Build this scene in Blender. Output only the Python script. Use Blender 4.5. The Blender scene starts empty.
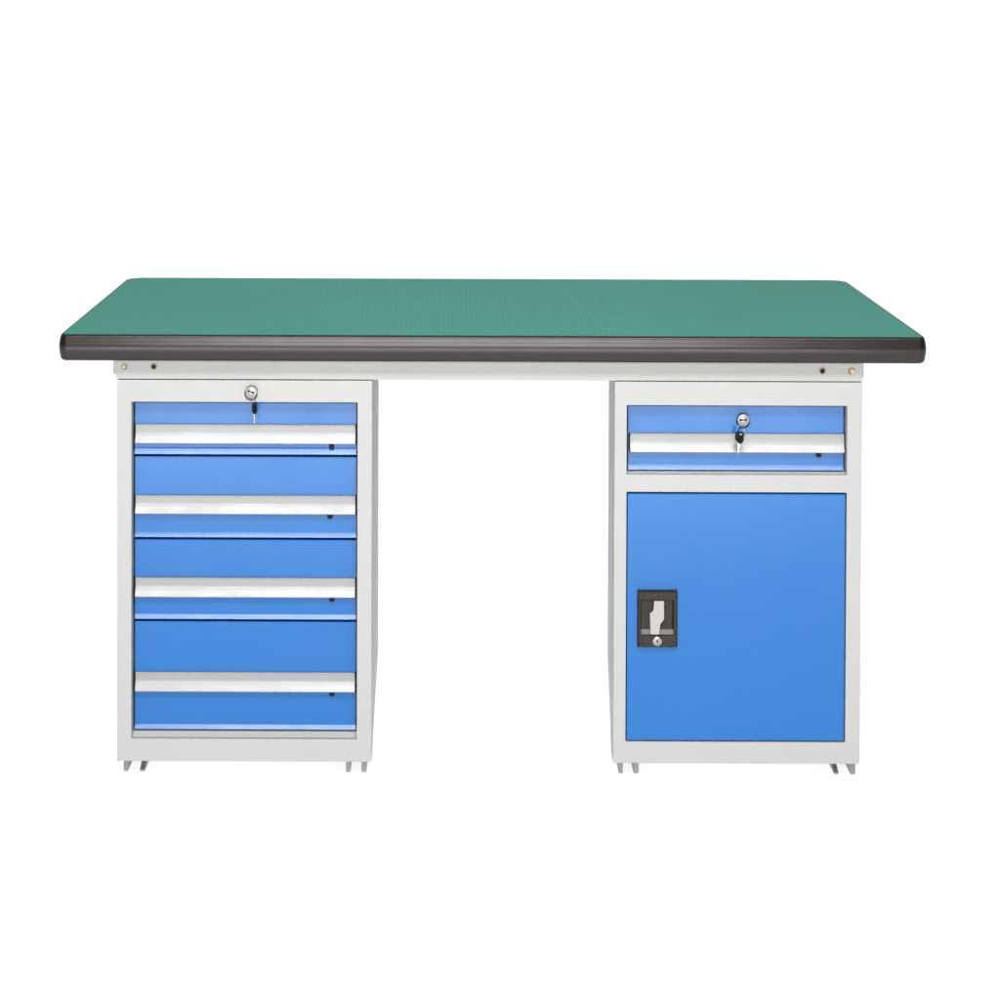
import bpy, bmesh, math, random
from mathutils import Vector, Matrix

S = bpy.context.scene
COL = S.collection
random.seed(4)

# ------------------------------------------------------------------ materials
def new_mat(name):
    m = bpy.data.materials.new(name); m.use_nodes = True
    nt = m.node_tree
    return m, nt, nt.nodes['Principled BSDF']

def paint(name, col, rough=0.4, spec=0.5, metal=0.0, bump=0.0, scale=900.0, var=0.03, coat=0.0, coat_rough=0.2,
          rough_var=0.06, cscale=5.0):
    """powder coat / plastic / metal: slight large-scale tone variation, orange-peel bump, uneven gloss"""
    m, nt, b = new_mat(name)
    N, L = nt.nodes, nt.links
    tc = N.new('ShaderNodeTexCoord')
    n1 = N.new('ShaderNodeTexNoise'); n1.inputs['Scale'].default_value = cscale; n1.inputs['Detail'].default_value = 4
    L.new(tc.outputs['Object'], n1.inputs['Vector'])
    mr = N.new('ShaderNodeMapRange'); mr.clamp = False; mr.inputs[1].default_value = .3; mr.inputs[2].default_value = .7
    mr.inputs[3].default_value = 1 - var; mr.inputs[4].default_value = 1 + var
    L.new(n1.outputs['Fac'], mr.inputs[0])
    mx = N.new('ShaderNodeMix'); mx.data_type = 'RGBA'; mx.blend_type = 'MULTIPLY'
    mx.inputs[0].default_value = 1
    mx.inputs[6].default_value = (*col, 1)
    L.new(mr.outputs[0], mx.inputs[7]); L.new(mx.outputs[2], b.inputs['Base Color'])
    mr2 = N.new('ShaderNodeMapRange'); mr2.clamp = False; mr2.inputs[1].default_value = .3; mr2.inputs[2].default_value = .7
    mr2.inputs[3].default_value = rough - rough_var; mr2.inputs[4].default_value = rough + rough_var
    n2 = N.new('ShaderNodeTexNoise'); n2.inputs['Scale'].default_value = 14.0; n2.inputs['Detail'].default_value = 3
    L.new(tc.outputs['Object'], n2.inputs['Vector']); L.new(n2.outputs['Fac'], mr2.inputs[0])
    L.new(mr2.outputs[0], b.inputs['Roughness'])
    b.inputs['Metallic'].default_value = metal
    b.inputs['Specular IOR Level'].default_value = spec
    b.inputs['Coat Weight'].default_value = coat
    b.inputs['Coat Roughness'].default_value = coat_rough
    if bump:
        n3 = N.new('ShaderNodeTexNoise'); n3.inputs['Scale'].default_value = scale; n3.inputs['Detail'].default_value = 2
        L.new(tc.outputs['Object'], n3.inputs['Vector'])
        bp = N.new('ShaderNodeBump'); bp.inputs['Strength'].default_value = bump; bp.inputs['Distance'].default_value = .001
        L.new(n3.outputs['Fac'], bp.inputs['Height']); L.new(bp.outputs[0], b.inputs['Normal'])
    return m

def mat_rubber():
    """green anti-static mat with a fine embossed square grid, 7 mm pitch"""
    m, nt, b = new_mat('green_rubber_mat')
    N, L = nt.nodes, nt.links
    tc = N.new('ShaderNodeTexCoord'); sp = N.new('ShaderNodeSeparateXYZ')
    L.new(tc.outputs['Object'], sp.inputs[0])
    def wave(out, pitch):
        k = N.new('ShaderNodeMath'); k.operation = 'MULTIPLY'; k.inputs[1].default_value = 2*math.pi/pitch
        s = N.new('ShaderNodeMath'); s.operation = 'SINE'
        L.new(out, k.inputs[0]); L.new(k.outputs[0], s.inputs[0]); return s.outputs[0]
    a = N.new('ShaderNodeMath'); a.operation = 'MAXIMUM'
    L.new(wave(sp.outputs['X'], .0084), a.inputs[0]); L.new(wave(sp.outputs['Y'], .0084), a.inputs[1])
    n1 = N.new('ShaderNodeTexNoise'); n1.inputs['Scale'].default_value = 3.0; n1.inputs['Detail'].default_value = 5
    L.new(tc.outputs['Object'], n1.inputs['Vector'])
    r1 = N.new('ShaderNodeMapRange'); r1.inputs[1].default_value = -.4; r1.inputs[2].default_value = 1
    r1.inputs[3].default_value = .84; r1.inputs[4].default_value = 1.06
    L.new(a.outputs[0], r1.inputs[0])
    r2 = N.new('ShaderNodeMapRange'); r2.inputs[1].default_value = .3; r2.inputs[2].default_value = .7
    r2.inputs[3].default_value = .95; r2.inputs[4].default_value = 1.05
    L.new(n1.outputs['Fac'], r2.inputs[0])
    mu = N.new('ShaderNodeMath'); mu.operation = 'MULTIPLY'
    L.new(r1.outputs[0], mu.inputs[0]); L.new(r2.outputs[0], mu.inputs[1])
    mx = N.new('ShaderNodeMix'); mx.data_type = 'RGBA'; mx.blend_type = 'MULTIPLY'; mx.inputs[0].default_value = 1
    mx.inputs[6].default_value = (*MAT_GREEN, 1)
    L.new(mu.outputs[0], mx.inputs[7]); L.new(mx.outputs[2], b.inputs['Base Color'])
    b.inputs['Roughness'].default_value = .65
    b.inputs['Specular IOR Level'].default_value = MAT_SPEC
    bp = N.new('ShaderNodeBump'); bp.inputs['Strength'].default_value = .12; bp.inputs['Distance'].default_value = .0006
    L.new(a.outputs[0], bp.inputs['Height']); L.new(bp.outputs[0], b.inputs['Normal'])
    return m

def mat_backdrop():
    """matt white translucent acrylic sheet, added so lamps beneath and behind it wash out shadows"""
    m = bpy.data.materials.new('white_translucent_acrylic'); m.use_nodes = True
    nt = m.node_tree; N, L = nt.nodes, nt.links
    N.remove(N['Principled BSDF'])
    t = N.new('ShaderNodeBsdfTranslucent'); t.inputs[0].default_value = (.95, .96, .975, 1)
    d = N.new('ShaderNodeBsdfDiffuse'); d.inputs[0].default_value = (.9, .9, .9, 1)
    n = N.new('ShaderNodeTexNoise'); n.inputs['Scale'].default_value = .8
    r = N.new('ShaderNodeMapRange'); r.inputs[3].default_value = .38; r.inputs[4].default_value = .42
    L.new(n.outputs['Fac'], r.inputs[0])
    mx = N.new('ShaderNodeMixShader')
    L.new(r.outputs[0], mx.inputs[0]); L.new(t.outputs[0], mx.inputs[1]); L.new(d.outputs[0], mx.inputs[2])
    L.new(mx.outputs[0], N['Material Output'].inputs['Surface'])
    return m

MAT_GREEN = (.0225, .169, .128)
MAT_SPEC = .14
M = dict(
    grey=paint('light_grey_powder_coat', (.378, .376, .366), .45, .4, var=.012),
    blue=paint('blue_powder_coat', (.004, .114, .366), .27, .5, var=.015, rough_var=.02),
    white=paint('white_anodised_aluminium', (.325, .325, .325), .46, .5, metal=.5, var=.01),
    band=paint('dark_brown_pvc_edge', (.0120, .0074, .0063), .26, .5, var=.05, rough_var=.02),
    groove_and_shade=paint('black_rubber_and_shade', (.012, .012, .012), .7, .2),  # lip rubber, also painted shade under locks, band rim and in bores
    black=paint('black_plastic', (.006, .006, .007), .6, .15, bump=.04),
    latchdark=paint('textured_dark_plastic', (.030, .027, .023), .6, .2, bump=.6, scale=500, var=.55, cscale=380),
    lever=paint('cast_zinc_lever', (.36, .352, .325), .45, .5, metal=.3, bump=.15, scale=700, var=.05),
    shelf=paint('lit_grey_plastic', (.14, .132, .12), .5, .4, bump=.2, scale=500, var=.2),
    chrome=paint('chrome', (.34, .33, .325), .36, .5, metal=1.0, var=.03),
    nickel=paint('nickel_plate', (.62, .61, .59), .35, .5, metal=.6, var=.03),
    steel=paint('zinc_plated_steel', (.24, .24, .235), .4, .5, metal=.5, bump=.1, scale=400, var=.12),
    brass=paint('brass_plated', (.40, .33, .19), .45, .5, metal=.7, var=.08),
    board=paint('chipboard', (.30, .24, .17), .8, .2, bump=.2, scale=300, var=.15),
    mat=mat_rubber(),
    backdrop=mat_backdrop(),
)

# ------------------------------------------------------------------ mesh helpers
def obj(name, bm, mats, parent=None, sharp=17):
    bmesh.ops.recalc_face_normals(bm, faces=bm.faces[:])
    me = bpy.data.meshes.new(name); bm.to_mesh(me); bm.free()
    for k in ([mats] if isinstance(mats, str) else mats): me.materials.append(M[k])
    for p in me.polygons: p.use_smooth = True
    me.set_sharp_from_angle(angle=math.radians(sharp))
    o = bpy.data.objects.new(name, me); COL.objects.link(o)
    if parent: o.parent = parent
    return o

def add_box(bm, x0, x1, y0, y1, z0, z1, bev=0.0, seg=2, mi=0):
    vs = [bm.verts.new((x, y, z)) for x in (x0, x1) for y in (y0, y1) for z in (z0, z1)]
    fs = [bm.faces.new([vs[i] for i in q]) for q in
          ((0, 1, 3, 2), (4, 6, 7, 5), (0, 4, 5, 1), (2, 3, 7, 6), (0, 2, 6, 4), (1, 5, 7, 3))]
    for f in fs: f.material_index = mi
    if bev:
        es = {e for f in fs for e in f.edges}
        bmesh.ops.bevel(bm, geom=list(es), offset=bev, segments=seg, affect='EDGES', profile=.5)

def add_prism_x(bm, pts, x0, x1, bev=0.0, mi=0):
    """closed (y, z) outline swept along X"""
    a = [bm.verts.new((x0, y, z)) for y, z in pts]; b = [bm.verts.new((x1, y, z)) for y, z in pts]
    n = len(pts); fs = [bm.faces.new(a), bm.faces.new(b[::-1])]
    for i in range(n): fs.append(bm.faces.new((a[i], a[(i+1) % n], b[(i+1) % n], b[i])))
    for f in fs: f.material_index = mi
    if bev:
        bmesh.ops.bevel(bm, geom=list({e for f in fs[:2] for e in f.edges}), offset=bev, segments=1, affect='EDGES')

def add_prism_y(bm, pts, y0, y1, bev=0.0, mi=0, seg=2):
    """closed (x, z) outline, front at y0, back at y1"""
    a = [bm.verts.new((x, y0, z)) for x, z in pts]; b = [bm.verts.new((x, y1, z)) for x, z in pts]
    n = len(pts); ff = bm.faces.new(a); fs = [ff, bm.faces.new(b[::-1])]
    for i in range(n): fs.append(bm.faces.new((a[i], b[i], b[(i+1) % n], a[(i+1) % n])))
    for f in fs: f.material_index = mi
    if bev: bmesh.ops.bevel(bm, geom=list(ff.edges), offset=bev, segments=seg, affect='EDGES', profile=.5)

def add_grid(bm, xs, zs, solid, y0, y1, bev=.0012):
    """a plate with openings: cells solid(i, j) True are metal; outer and opening edges rounded"""
    vf = {}; 
    def v(i, j, k):
        if (i, j, k) not in vf: vf[i, j, k] = bm.verts.new((xs[i], y0 if k == 0 else y1, zs[j]))
        return vf[i, j, k]
    nx, nz = len(xs)-1, len(zs)-1
    ok = lambda i, j: 0 <= i < nx and 0 <= j < nz and solid(i, j)
    for i in range(nx):
        for j in range(nz):
            if not ok(i, j): continue
            bm.faces.new([v(i, j, 0), v(i+1, j, 0), v(i+1, j+1, 0), v(i, j+1, 0)])
            bm.faces.new([v(i, j, 1), v(i, j+1, 1), v(i+1, j+1, 1), v(i+1, j, 1)])
            if not ok(i-1, j): bm.faces.new([v(i, j, 0), v(i, j+1, 0), v(i, j+1, 1), v(i, j, 1)])
            if not ok(i+1, j): bm.faces.new([v(i+1, j, 0), v(i+1, j, 1), v(i+1, j+1, 1), v(i+1, j+1, 0)])
            if not ok(i, j-1): bm.faces.new([v(i, j, 0), v(i, j, 1), v(i+1, j, 1), v(i+1, j, 0)])
            if not ok(i, j+1): bm.faces.new([v(i, j+1, 0), v(i+1, j+1, 0), v(i+1, j+1, 1), v(i, j+1, 1)])
    bmesh.ops.recalc_face_normals(bm, faces=bm.faces[:])
    es = [e for e in bm.edges if len(e.link_faces) == 2 and e.calc_face_angle(0) > .6]
    bmesh.ops.bevel(bm, geom=es, offset=bev, segments=2, affect='EDGES', profile=.5)

def add_lathe_y(bm, c, prof, n=32, mi=0, tilt=None):
    """(radius, y) profile turned about the Y axis through c = (x, y, z); radius 0 closes"""
    rings = []
    T = tilt or Matrix.Identity(3)
    c = Vector(c)
    for r, y in prof:
        if r < 1e-6: rings.append([bm.verts.new(c + T @ Vector((0, y, 0)))])
        else: rings.append([bm.verts.new(c + T @ Vector((r*math.cos(2*math.pi*k/n), y, r*math.sin(2*math.pi*k/n)))) for k in range(n)])
    for A, B in zip(rings, rings[1:]):
        for k in range(n):
            k2 = (k+1) % n
            q = [A[k % len(A)], A[k2 % len(A)], B[k2 % len(B)], B[k % len(B)]]
            u = []
            for x in q:
                if x not in u: u.append(x)
            if len(u) > 2: bm.faces.new(u).material_index = mi

def add_tube(bm, pts, r, closed=False, n=8, mi=0):
    pts = [Vector(p) for p in pts]; rings = []; m = len(pts)
    for i, p in enumerate(pts):
        a = pts[(i-1) % m] if closed or i > 0 else p
        b = pts[(i+1) % m] if closed or i < m-1 else p
        t = (b-a).normalized()
        u = t.cross(Vector((0, 1, 0)));
        if u.length < 1e-3: u = t.cross(Vector((1, 0, 0)))
        u.normalize(); w = t.cross(u)
        rings.append([bm.verts.new(p + r*(math.cos(2*math.pi*k/n)*u + math.sin(2*math.pi*k/n)*w)) for k in range(n)])
    rr = list(zip(rings, rings[1:])) + ([(rings[-1], rings[0])] if closed else [])
    for A, B in rr:
        for k in range(n): bm.faces.new((A[k], A[(k+1) % n], B[(k+1) % n], B[k])).material_index = mi
    if not closed:
        bm.faces.new(rings[0]).material_index = mi; bm.faces.new(rings[-1]).material_index = mi

def rounded_rect(x0, x1, y0, y1, rf, rb, n=8):
    """plan outline with front corner radius rf and back corner radius rb"""
    out = []
    for cx, cy, a0, r in ((x1-rf, y0+rf, -90, rf), (x1-rb, y1-rb, 0, rb), (x0+rb, y1-rb, 90, rb), (x0+rf, y0+rf, 180, rf)):
        for k in range(n+1):
            a = math.radians(a0 + 90*k/n); out.append((cx + r*math.cos(a), cy + r*math.sin(a), math.cos(a), math.sin(a)))
    return out

sst = lambda t, a, b: (lambda u: u*u*(3-2*u))(min(1, max(0, (t-a)/(b-a))))      # smoothstep

# ------------------------------------------------------------------ setting: white sheet, backlight added
def build_backdrop():
    bm = bmesh.new()
    prof = [(-6.0, 0.0), (2.6, 0.0)]
    R = 0.9
    for k in range(1, 17):
        a = math.pi/2*k/16; prof.append((2.6 + R*math.sin(a), R - R*math.cos(a)))
    prof.append((3.5, 4.2))
    rows = [[bm.verts.new((x, y, z)) for x in (-7.0, 7.0)] for y, z in prof]
    for A, B in zip(rows, rows[1:]): bm.faces.new((A[0], A[1], B[1], B[0]))
    o = obj('studio_backdrop', bm, 'backdrop', sharp=60)
    o['kind'] = 'structure'; o['label'] = 'seamless white sheet the workbench stands on, with added backlight that hides shadows'; o['category'] = 'backdrop'
    return o
build_backdrop()

# ------------------------------------------------------------------ the workbench
bench = bpy.data.objects.new('workbench', None); COL.objects.link(bench)
bench.empty_display_size = .3
bench['label'] = 'workbench with green rubber top, dark edge band and two grey pedestals with blue fronts'
bench['category'] = 'workbench'

ZT, ZB = .7804, .7339          # tabletop
W2, DEP = .7515, .75
YF = .030                      # front plane of the pedestals

# tabletop: board > mat, edge band
bm = bmesh.new()
rr = rounded_rect(-W2+.006, W2-.006, .006, DEP-.006, .008, .028)
a = [bm.verts.new((x, y, ZB+.0006)) for x, y, _, _ in rr]; b = [bm.verts.new((x, y, ZT-.0035)) for x, y, _, _ in rr]
bm.faces.new(a[::-1]); bm.faces.new(b)
for i in range(len(rr)):
    j = (i+1) % len(rr); bm.faces.new((a[i], a[j], b[j], b[i]))
top = obj('tabletop', bm, 'board', bench)

bm = bmesh.new()
rr = rounded_rect(-W2+.0034, W2-.0034, .0034, DEP-.0034, .0085, .032)
a = [bm.verts.new((x, y, ZT-.0034)) for x, y, _, _ in rr]; b = [bm.verts.new((x, y, ZT)) for x, y, _, _ in rr]
bm.faces.new(a[::-1]); tf = bm.faces.new(b)
for i in range(len(rr)):
    j = (i+1) % len(rr); bm.faces.new((a[i], a[j], b[j], b[i]))
bmesh.ops.bevel(bm, geom=list(tf.edges), offset=.0008, segments=2, affect='EDGES', profile=.5)
obj('rubber_mat', bm, 'mat', top)

bm = bmesh.new()
prof = [(-.0033, ZT-.0026), (-.0033, ZT-.0006), (-.0020, ZT-.0002), (-.0006, ZT-.0006), (-.0002, ZT-.0022), (.0008, ZT-.0030)]
z1, z0 = ZT-.0030, ZB
o_ = bulge = .0010
for k in range(1, 37):
    t = k/36; z = z1 + (z0-z1)*t
    tm = t - .5/36
    tilt = 13 - 24*sst(tm, .16, .72) - 6*math.exp(-((tm-.20)/.045)**2) - 3*math.exp(-((tm-.43)/.04)**2)           # degrees the surface leans back
    bulge += math.tan(math.radians(tilt))*(z1-z0)/36; o_ = bulge
    if t > .90: o_ -= .006*((t-.90)/.10)**2
    prof.append((o_, z))
prof += [(-.012, ZB), (-.012, ZB+.0004)]
rr = rounded_rect(-W2, W2, 0, DEP, .0105, .034, 10)
rings = [[bm.verts.new((x+o_*nx, y+o_*ny, z)) for x, y, nx, ny in rr] for o_, z in prof]
for k, (A, B) in enumerate(zip(rings, rings[1:])):
    for i in range(len(rr)):
        j = (i+1) % len(rr); bm.faces.new((A[i], A[j], B[j], B[i])).material_index = 1 if k < 5 or k > 38 else 0  # top lip; lowest rings blackened as shade under the rim
me_band = obj('edge_band', bm, ['band', 'groove_and_shade'], top, sharp=50)

# apron: front rail with stepped ends, side and back rails
AY, AZ = .028, .6978
bm = bmesh.new()
add_prism_y(bm, [(-.6578, AZ), (.6490, AZ), (.6490, .7060), (.6507, .7068), (.6507, ZB-.0004), (-.6640, ZB-.0004), (-.6640, .7068), (-.6578, .7056)],
            AY, AY+.03, bev=.0012)
add_box(bm, -.6560, -.6260, AY+.0302, .70, AZ, ZB-.0004, .001)
add_box(bm, .6180, .6480, AY+.0302, .70, AZ, ZB-.0004, .001)
add_box(bm, -.6640, .6507, .7002, .73, AZ, ZB-.0004, .001)
apron = obj('apron', bm, 'grey', bench)
for x, z, r, hole in ((-.6441, .7190, .0052, 0), (-.5931, .7198, .0058, 1), (.5785, .7165, .0064, 1), (.6292, .7155, .0064, 0)):
    bm = bmesh.new()
    if hole:
        add_lathe_y(bm, (x, AY, z), [(r, .0), (r, -.0009), (r*.86, -.0014), (r*.66, -.0008)], 28)
        add_lathe_y(bm, (x, AY, z), [(r*.66, -.0008), (r*.60, -.0003), (0, -.0002)], 28, mi=1)  # flat black disc painted for the dark of the bore
        obj('threaded_insert', bm, ['brass', 'groove_and_shade'], apron, sharp=42)
    else:
        add_lathe_y(bm, (x, AY, z), [(r, .0), (r, -.0009), (r*.86, -.0015), (r*.62, -.0009), (r*.30, -.0004), (0, -.0004)], 28)
        obj('screw', bm, 'brass', apron, sharp=42)

ZC, ZF = .6960, .0230          # pedestal top and bottom
FD = .045                      # depth of the front frame
BACK = .66
def carcass(bm, x0, x1, tin, inner):
    """sheet-metal body behind the front frame; its inner side tapers slightly towards the back"""
    xa, xb = x0+.0004, x1-.0004
    y0 = YF+FD+.0002
    def quad_wall(xf, xr, sgn):
        t = .004*sgn
        vs = [bm.verts.new(p) for p in ((xf, y0, ZF), (xr, BACK, ZF), (xr, BACK, ZC), (xf, y0, ZC),
                                        (xf+t, y0, ZF), (xr+t, BACK, ZF), (xr+t, BACK, ZC), (xf+t, y0, ZC))]
        for q in ((0, 1, 2, 3), (7, 6, 5, 4), (0, 4, 5, 1), (3, 2, 6, 7), (0, 3, 7, 4), (1, 5, 6, 2)): bm.faces.new([vs[i] for i in q])
    xl_b, xr_b = (xa, xb-tin) if inner == 'right' else (xa+tin, xb)
    quad_wall(xa, xl_b, 1); quad_wall(xb, xr_b, -1)
    def plate(z0, z1):
        vs = [bm.verts.new(p) for z in (z0, z1) for p in ((xa+.0042, y0, z), (xb-.0042, y0, z), (xr_b-.0042, BACK-.004, z), (xl_b+.0042, BACK-.004, z))]
        for q in ((3, 2, 1, 0), (4, 5, 6, 7), (0, 1, 5, 4), (1, 2, 6, 5), (2, 3, 7, 6), (3, 0, 4, 7)): bm.faces.new([vs[i] for i in q])
    plate(ZF, ZF+.003); plate(ZC-.003, ZC)
    add_box(bm, xl_b+.0042, xr_b-.0042, BACK-.0038, BACK, ZF, ZC)

def feet(parent, specs):
    for x0, x1, rake in specs:
        bm = bmesh.new()
        yb = .24 if x1 in (-.2192, .2332) else .60; y0 = .043
        if rake: pts = [(y0, 0.0), (yb, 0.0), (yb, ZF-.0003), (y0+.05, ZF-.0003), (y0, .003)]
        else: pts = [(y0, 0.0), (yb, 0.0), (yb, ZF-.0003), (y0, ZF-.0003)]
        add_prism_x(bm, pts, x0, x1, .0006)
        obj('foot', bm, 'steel', parent)

# handle outline (offset behind YF, height inside lower/upper edge)
def handle_pts(hb, ht):
    hb -= .0016
    p = [(.0198, ht), (.0166, ht), (.0152, ht-.0012), (.0152, ht-.0024), (.0162, ht-.0032)]
    n = 18
    H = (ht-.0032) - (hb+.0040); y = .0162
    for k in range(1, n+1):                                     # concave finger pull: leans back at the top, forward at the lip
        a = math.radians(-5 + 38*sst((k-.5)/n, .34, .80)); y -= math.tan(a)*H/n
        p.append((y, ht-.0032 - H*k/n))
    p += [(y-.0012, hb+.0020), (y-.0016, hb+.0012), (y-.0015, hb+.0004), (y-.0010, hb), (y+.0014, hb), (y+.0030, hb+.0025), (.0180, hb+.0090), (.0198, hb+.0095)]
    return [(YF+y, z) for y, z in p]

def make_drawer(x0, x1, rows, hx0, hx1, catch):
    zt, ht, hb, zp, zb = rows
    F = YF+.020
    zb -= .0012; dy = (zp-zb)*(.60+.24*(.62-zb)); Lp = F-dy           # folded lip along the bottom edge
    bm = bmesh.new()
    pts = [(F, zt-.0012), (F+.0006, zt-.0004), (F+.0014, zt), (F+.016, zt), (F+.016, zb), (Lp+.0004, zb), (Lp, zb+.0005), (F-.0001, zp), (F, zp+.0003)]
    add_prism_x(bm, pts, x0, x1, .0005)
    d = obj('drawer', bm, 'blue', bench)
    bm = bmesh.new(); add_prism_x(bm, handle_pts(hb, ht), hx0, hx1, .0003)
    obj('handle', bm, 'white', d)
    for a_, b_ in ((hx0-.0025, hx0-.0001), (hx1+.0001, hx1+.0025)):
        bm = bmesh.new(); add_prism_x(bm, [(y+.0006, z) for y, z in handle_pts(hb+.0003, ht-.0003)], a_, b_, .0004)
        obj('end_cap', bm, 'black', d)
    bm = bmesh.new()
    cx, cz = catch
    add_box(bm, cx-.0042, cx+.0042, YF+.0128, F-.0002, cz-.0030, hb+.0016, .0008)
    obj('catch', bm, 'black', d)
    return d

# left pedestal ----------------------------------------------------------
LX0, LX1 = -.6572, -.2101
bm = bmesh.new()
xs = [LX0, -.6323, -.2358, LX1]; zs = [ZF, .0628, .6570, ZC]
add_grid(bm, xs, zs, lambda i, j: not (i == 1 and j == 1), YF, YF+FD)
add_prism_x(bm, [(YF+.0078, .0620), (YF+.0180, .0706), (YF+.044, .0715), (YF+.044, .0620)], -.6321, -.2360)   # raised inner ledge
carcass(bm, LX0, LX1, -.012 + .024, 'right')
cabL = obj('drawer_cabinet', bm, 'grey', bench)
feet(cabL, ((-.6479, -.6400, 0), (-.6192, -.6106, 1), (-.2553, -.2473, 0), (-.2278, -.2192, 0)))
for rows, catch in (((.6530, .6147, .5836, .5730, .5633), (-.2822, .5765)), ((.5575, .4891, .4589, .4234, .4162), (-.2846, .4522)),
                    ((.4103, .3431, .3118, .2772, .2711), (-.2811, .3052)), ((.2648, .1753, .1443, .0814, .0756), (-.2807, .1376))):
    make_drawer(-.6292, -.2385, rows, -.6275, -.2402, catch)

# right pedestal ---------------------------------------------------------
RX0, RX1 = .2151, .6483
bm = bmesh.new()
xs = [RX0, .2368, .6228, RX1]; zs = [ZF, .0610, .5017, .5326, .6543, ZC]
add_grid(bm, xs, zs, lambda i, j: not (i == 1 and j in (1, 3)), YF, YF+FD)
add_prism_x(bm, [(YF+.0078, .5320), (YF+.0120, .5353), (YF+.044, .5357), (YF+.044, .5320)], .2373, .6223)
carcass(bm, RX0, RX1, .036, 'left')
cabR = obj('door_cabinet', bm, 'grey', bench)
feet(cabR, ((.2262, .2332, 0), (.2525, .2613, 0), (.6060, .6140, 1), (.6348, .6434, 0)))
dR = make_drawer(.2405, .6200, (.6504, .6020, .5712, .5464, .5387), .2440, .6205, (.5759, .5642))

# door > latch housing, lever, keyhole
bm = bmesh.new()
add_prism_y(bm, [(.2385, .0627), (.6175, .0627), (.6200, .0637), (.6212, .0662), (.6212, .4985), (.2385, .4985)], YF+.002, YF+.020, .0016)
door = obj('door', bm, 'blue', bench)
DF = YF+.002
bm = bmesh.new()
lx = [.2584, .2622, .3200, .3246]; lz = [.2312, .2516, .3126, .3270]
add_grid(bm, lx, lz, lambda i, j: not (i == 1 and j == 1), DF-.0095, DF-.0002, .0016)
add_box(bm, .2563, .3267, DF-.0050, DF-.0001, .2288, .3293, .0012, mi=2)           # black surround
add_box(bm, .2632, .3170, DF-.0060, DF-.0051, .2518, .3116)                       # recess floor
vs = [bm.verts.new(p) for p in ((.2630, DF-.0090, .2530), (.3190, DF-.0090, .2530), (.3190, DF-.0064, .2612), (.2630, DF-.0064, .2612))]
bm.faces.new(vs).material_index = 1                                               # sloped shelf, light on its upper face put into the grey
obj('latch_housing', bm, ['latchdark', 'shelf', 'black'], door)
bm = bmesh.new()
add_prism_y(bm, [(.2846, .3126), (.3014, .3128), (.3024, .3116), (.3026, .2806), (.3008, .2785), (.2958, .2738), (.2950, .2722), (.2946, .2550), (.2930, .2538), (.2802, .2540), (.2786, .2554), (.2776, .2905), (.2786, .2920), (.2838, .2952), (.2845, .2966)],
            DF-.0135, DF-.0092, .0007)
add_box(bm, .2865, .2935, DF-.0094, DF-.0058, .275, .300)
obj('latch_lever', bm, 'lever', door)
bm = bmesh.new()
add_lathe_y(bm, (.2911, DF-.0096, .2412), [(.0084, .0), (.0084, -.0012), (.0076, -.0020), (.0050, -.0022), (.0046, -.0012), (.0018, -.0012)], 28)
add_lathe_y(bm, (.2911, DF-.0096, .2412), [(.0018, -.0012), (.0014, -.0006), (0, -.0006)], 14, mi=1)
add_box(bm, .2904, .2918, DF-.0112, DF-.0107, .2385, .2440, mi=1)
obj('keyhole', bm, ['chrome', 'black'], door, sharp=42)

# locks --------------------------------------------------------------------
def make_lock(parent, x, y, z, R, tilt_deg):
    bm = bmesh.new()
    T = Matrix.Rotation(math.radians(tilt_deg), 3, 'Y')
    add_lathe_y(bm, (x, y, z), [(R, 0), (R, -.0015), (R*.97, -.0030), (R*.92, -.0064), (R*.85, -.0073), (R*.67, -.0075), (R*.64, -.0066)], 40)
    add_lathe_y(bm, (x, y, z), [(R*.64, -.0066), (R*.61, -.0072), (R*.40, -.0076), (0, -.0078)], 40)
    # key slot
    for ox in (-.45, .30):
        c = T @ Vector((R*ox, 0, 0))
        add_lathe_y(bm, (x+c.x, y-.0077, z+c.z), [(R*.19, 0.0012), (R*.19, 0), (0, -.0001)], 12, mi=1)
    h_, w_ = R*.09, R*.5
    bar = [T @ Vector(p) for p in ((-w_, 0, -h_), (w_, 0, -h_), (w_, 0, h_), (-w_, 0, h_))]
    add_prism_y(bm, [(x+p.x, z+p.z) for p in bar], y-.00795, y-.0070, mi=1)
    # black disc set low, standing in for the shade under the lock
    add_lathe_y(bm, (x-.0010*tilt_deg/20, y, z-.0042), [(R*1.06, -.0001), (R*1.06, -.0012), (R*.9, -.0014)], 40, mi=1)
    obj('lock', bm, ['chrome', 'groove_and_shade'], parent, sharp=20)
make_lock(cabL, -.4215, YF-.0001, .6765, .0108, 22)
make_lock(dR, .4429, YF+.0199, .6268, .0114, 0)

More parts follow.
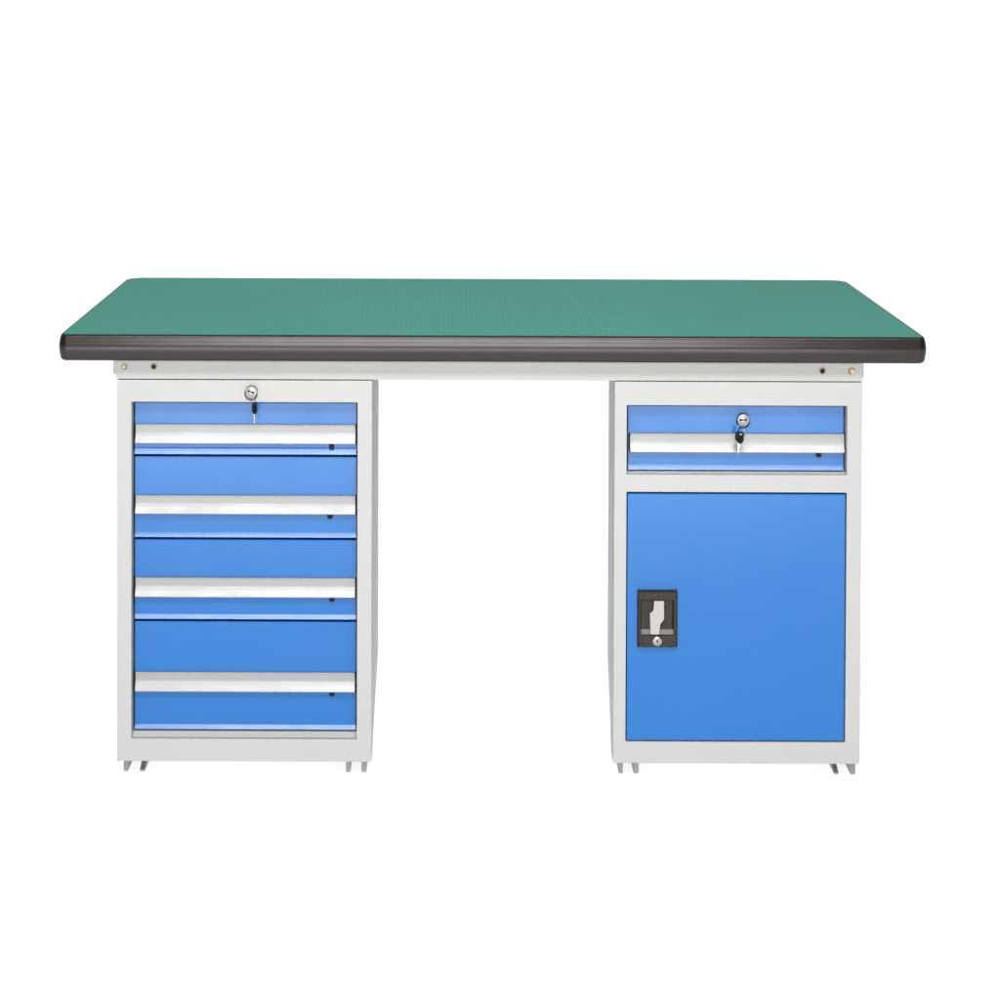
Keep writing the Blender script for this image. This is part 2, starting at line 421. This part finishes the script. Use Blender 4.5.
def make_key(loc, rz, tilt, ring_r, label, bow_w):
    """key hanging from a small wire ring; origin at the top of the ring"""
    k = bpy.data.objects.new('key', None); COL.objects.link(k)
    k.location = loc; k.rotation_euler = (0, math.radians(tilt), math.radians(rz)); k.empty_display_size = .02
    k['label'] = label; k['category'] = 'key'; k['group'] = 'keys hanging from the drawer locks'
    bm = bmesh.new()
    add_tube(bm, [(ring_r*math.sin(2*math.pi*i/24), 0, -ring_r + ring_r*math.cos(2*math.pi*i/24)) for i in range(24)], .0006, True)
    obj('key_ring', bm, 'chrome', k, sharp=42)
    zt = -2*ring_r + .0035
    h = .022; w = bow_w/2
    bm = bmesh.new()
    add_prism_y(bm, [(-w*.55, zt), (w*.80, zt-.0012), (w, zt-.004), (w*.97, zt-h*.78), (w*.62, zt-h*.93), (w*.05, zt-h), (-w*.97, zt-h*.70), (-w, zt-.004)], -.0021, .0021, .0009)
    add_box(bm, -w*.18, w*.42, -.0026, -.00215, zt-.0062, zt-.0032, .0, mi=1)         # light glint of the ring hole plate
    obj('key_bow', bm, ['black', 'chrome'], k)
    bm = bmesh.new()
    bz = zt-h+.0015
    add_prism_y(bm, [(-.0030, bz), (.0030, bz), (.0030, bz-.0045), (.0020, bz-.006), (.0017, bz-.009), (.0022, bz-.011), (.0014, bz-.013), (.0018, bz-.016), (0, bz-.0185), (-.0018, bz-.016), (-.0018, bz-.006), (-.0030, bz-.0045)],
                -.0009, .0009, .0003, seg=1)
    obj('key_blade', bm, 'nickel', k)
    return k
make_key((.4360, YF-.0035, .6205), 8, 6, .0070, 'black-headed key hanging face-on from the chrome lock of the drawer above the blue door', .0150)
make_key((-.4160, YF-.0090, .6655), 72, -4, .0050, 'dark key hanging edge-on from the lock in the grey frame above four stacked drawers', .0135)

# ------------------------------------------------------------------ camera
cam = bpy.data.cameras.new('camera'); co = bpy.data.objects.new('camera', cam); COL.objects.link(co)
cam.sensor_width = 36; cam.lens = 2063.03/1000*36
cam.shift_x = .0490856; cam.shift_y = -.458225
right = Vector((0.99999033, 0.00300379, 0.00321359)); up = Vector((-0.00326535, 0.01738836, 0.99984348)); fwd = Vector((-0.00294744, 0.9998443, -0.017398))
co.matrix_world = Matrix(((right.x, up.x, -fwd.x, -.0634), (right.y, up.y, -fwd.y, -3.57566), (right.z, up.z, -fwd.z, 1.35334), (0, 0, 0, 1)))
cam.clip_start = .05; cam.clip_end = 100
S.camera = co

# ------------------------------------------------------------------ lamps
def area(name, loc, target, sx, sy, power, col=(1, 1, 1), spread=180):
    l = bpy.data.lights.new(name, 'AREA'); l.shape = 'RECTANGLE'; l.size = sx; l.size_y = sy
    l.energy = power; l.color = col; l.spread = math.radians(spread)
    o = bpy.data.objects.new(name, l); COL.objects.link(o); o.location = loc
    o.rotation_euler = (Vector(target)-Vector(loc)).to_track_quat('-Z', 'Y').to_euler()
    return o
area('fill_under_sheet', (0, -1.2, -1.0), (0, -1.2, 0), 16, 10.5, 735)  # added, unseen; makes the floor glow so no shadow shows
area('fill_behind_sheet', (0, 4.7, 2.0), (0, 3.5, 2.0), 16, 6.5, 444)  # added, unseen; makes the upright sheet glow white
area('softbox_front', (-.15, -5.2, 1.9), (-.05, 0, .6), 3.0, 1.4, 154)
area('softbox_overhead', (0, -2.3, 3.3), (0, 0, .6), 3.0, .7, 138)
area('fill_tabletop', (0, .60, 2.9), (0, .45, .7), 1.2, .8, 34)  # added, unseen; brightens the mat without reaching the fronts
area('fill_strip_low', (-.1, -2.3, .20), (0, 0, .45), 2.6, .26, 18)  # added, unseen; puts sheen on upper drawers and lifts the apron

w = bpy.data.worlds.new('World'); S.world = w; w.use_nodes = True
bg = w.node_tree.nodes['Background']; bg.inputs[0].default_value = (.9, .95, 1, 1); bg.inputs[1].default_value = .05

S.view_settings.view_transform = 'Standard'; S.view_settings.look = 'None'
S.view_settings.exposure = 0; S.view_settings.gamma = 1; S.view_settings.use_curve_mapping = False
S.cycles.max_bounces = 8
S.cycles.use_denoising = True
S.cycles.use_adaptive_sampling = False
S.cycles.denoising_input_passes = 'RGB'
S.cycles.caustics_reflective = False
S.cycles.caustics_refractive = False
S.cycles.sample_clamp_indirect = 4.0
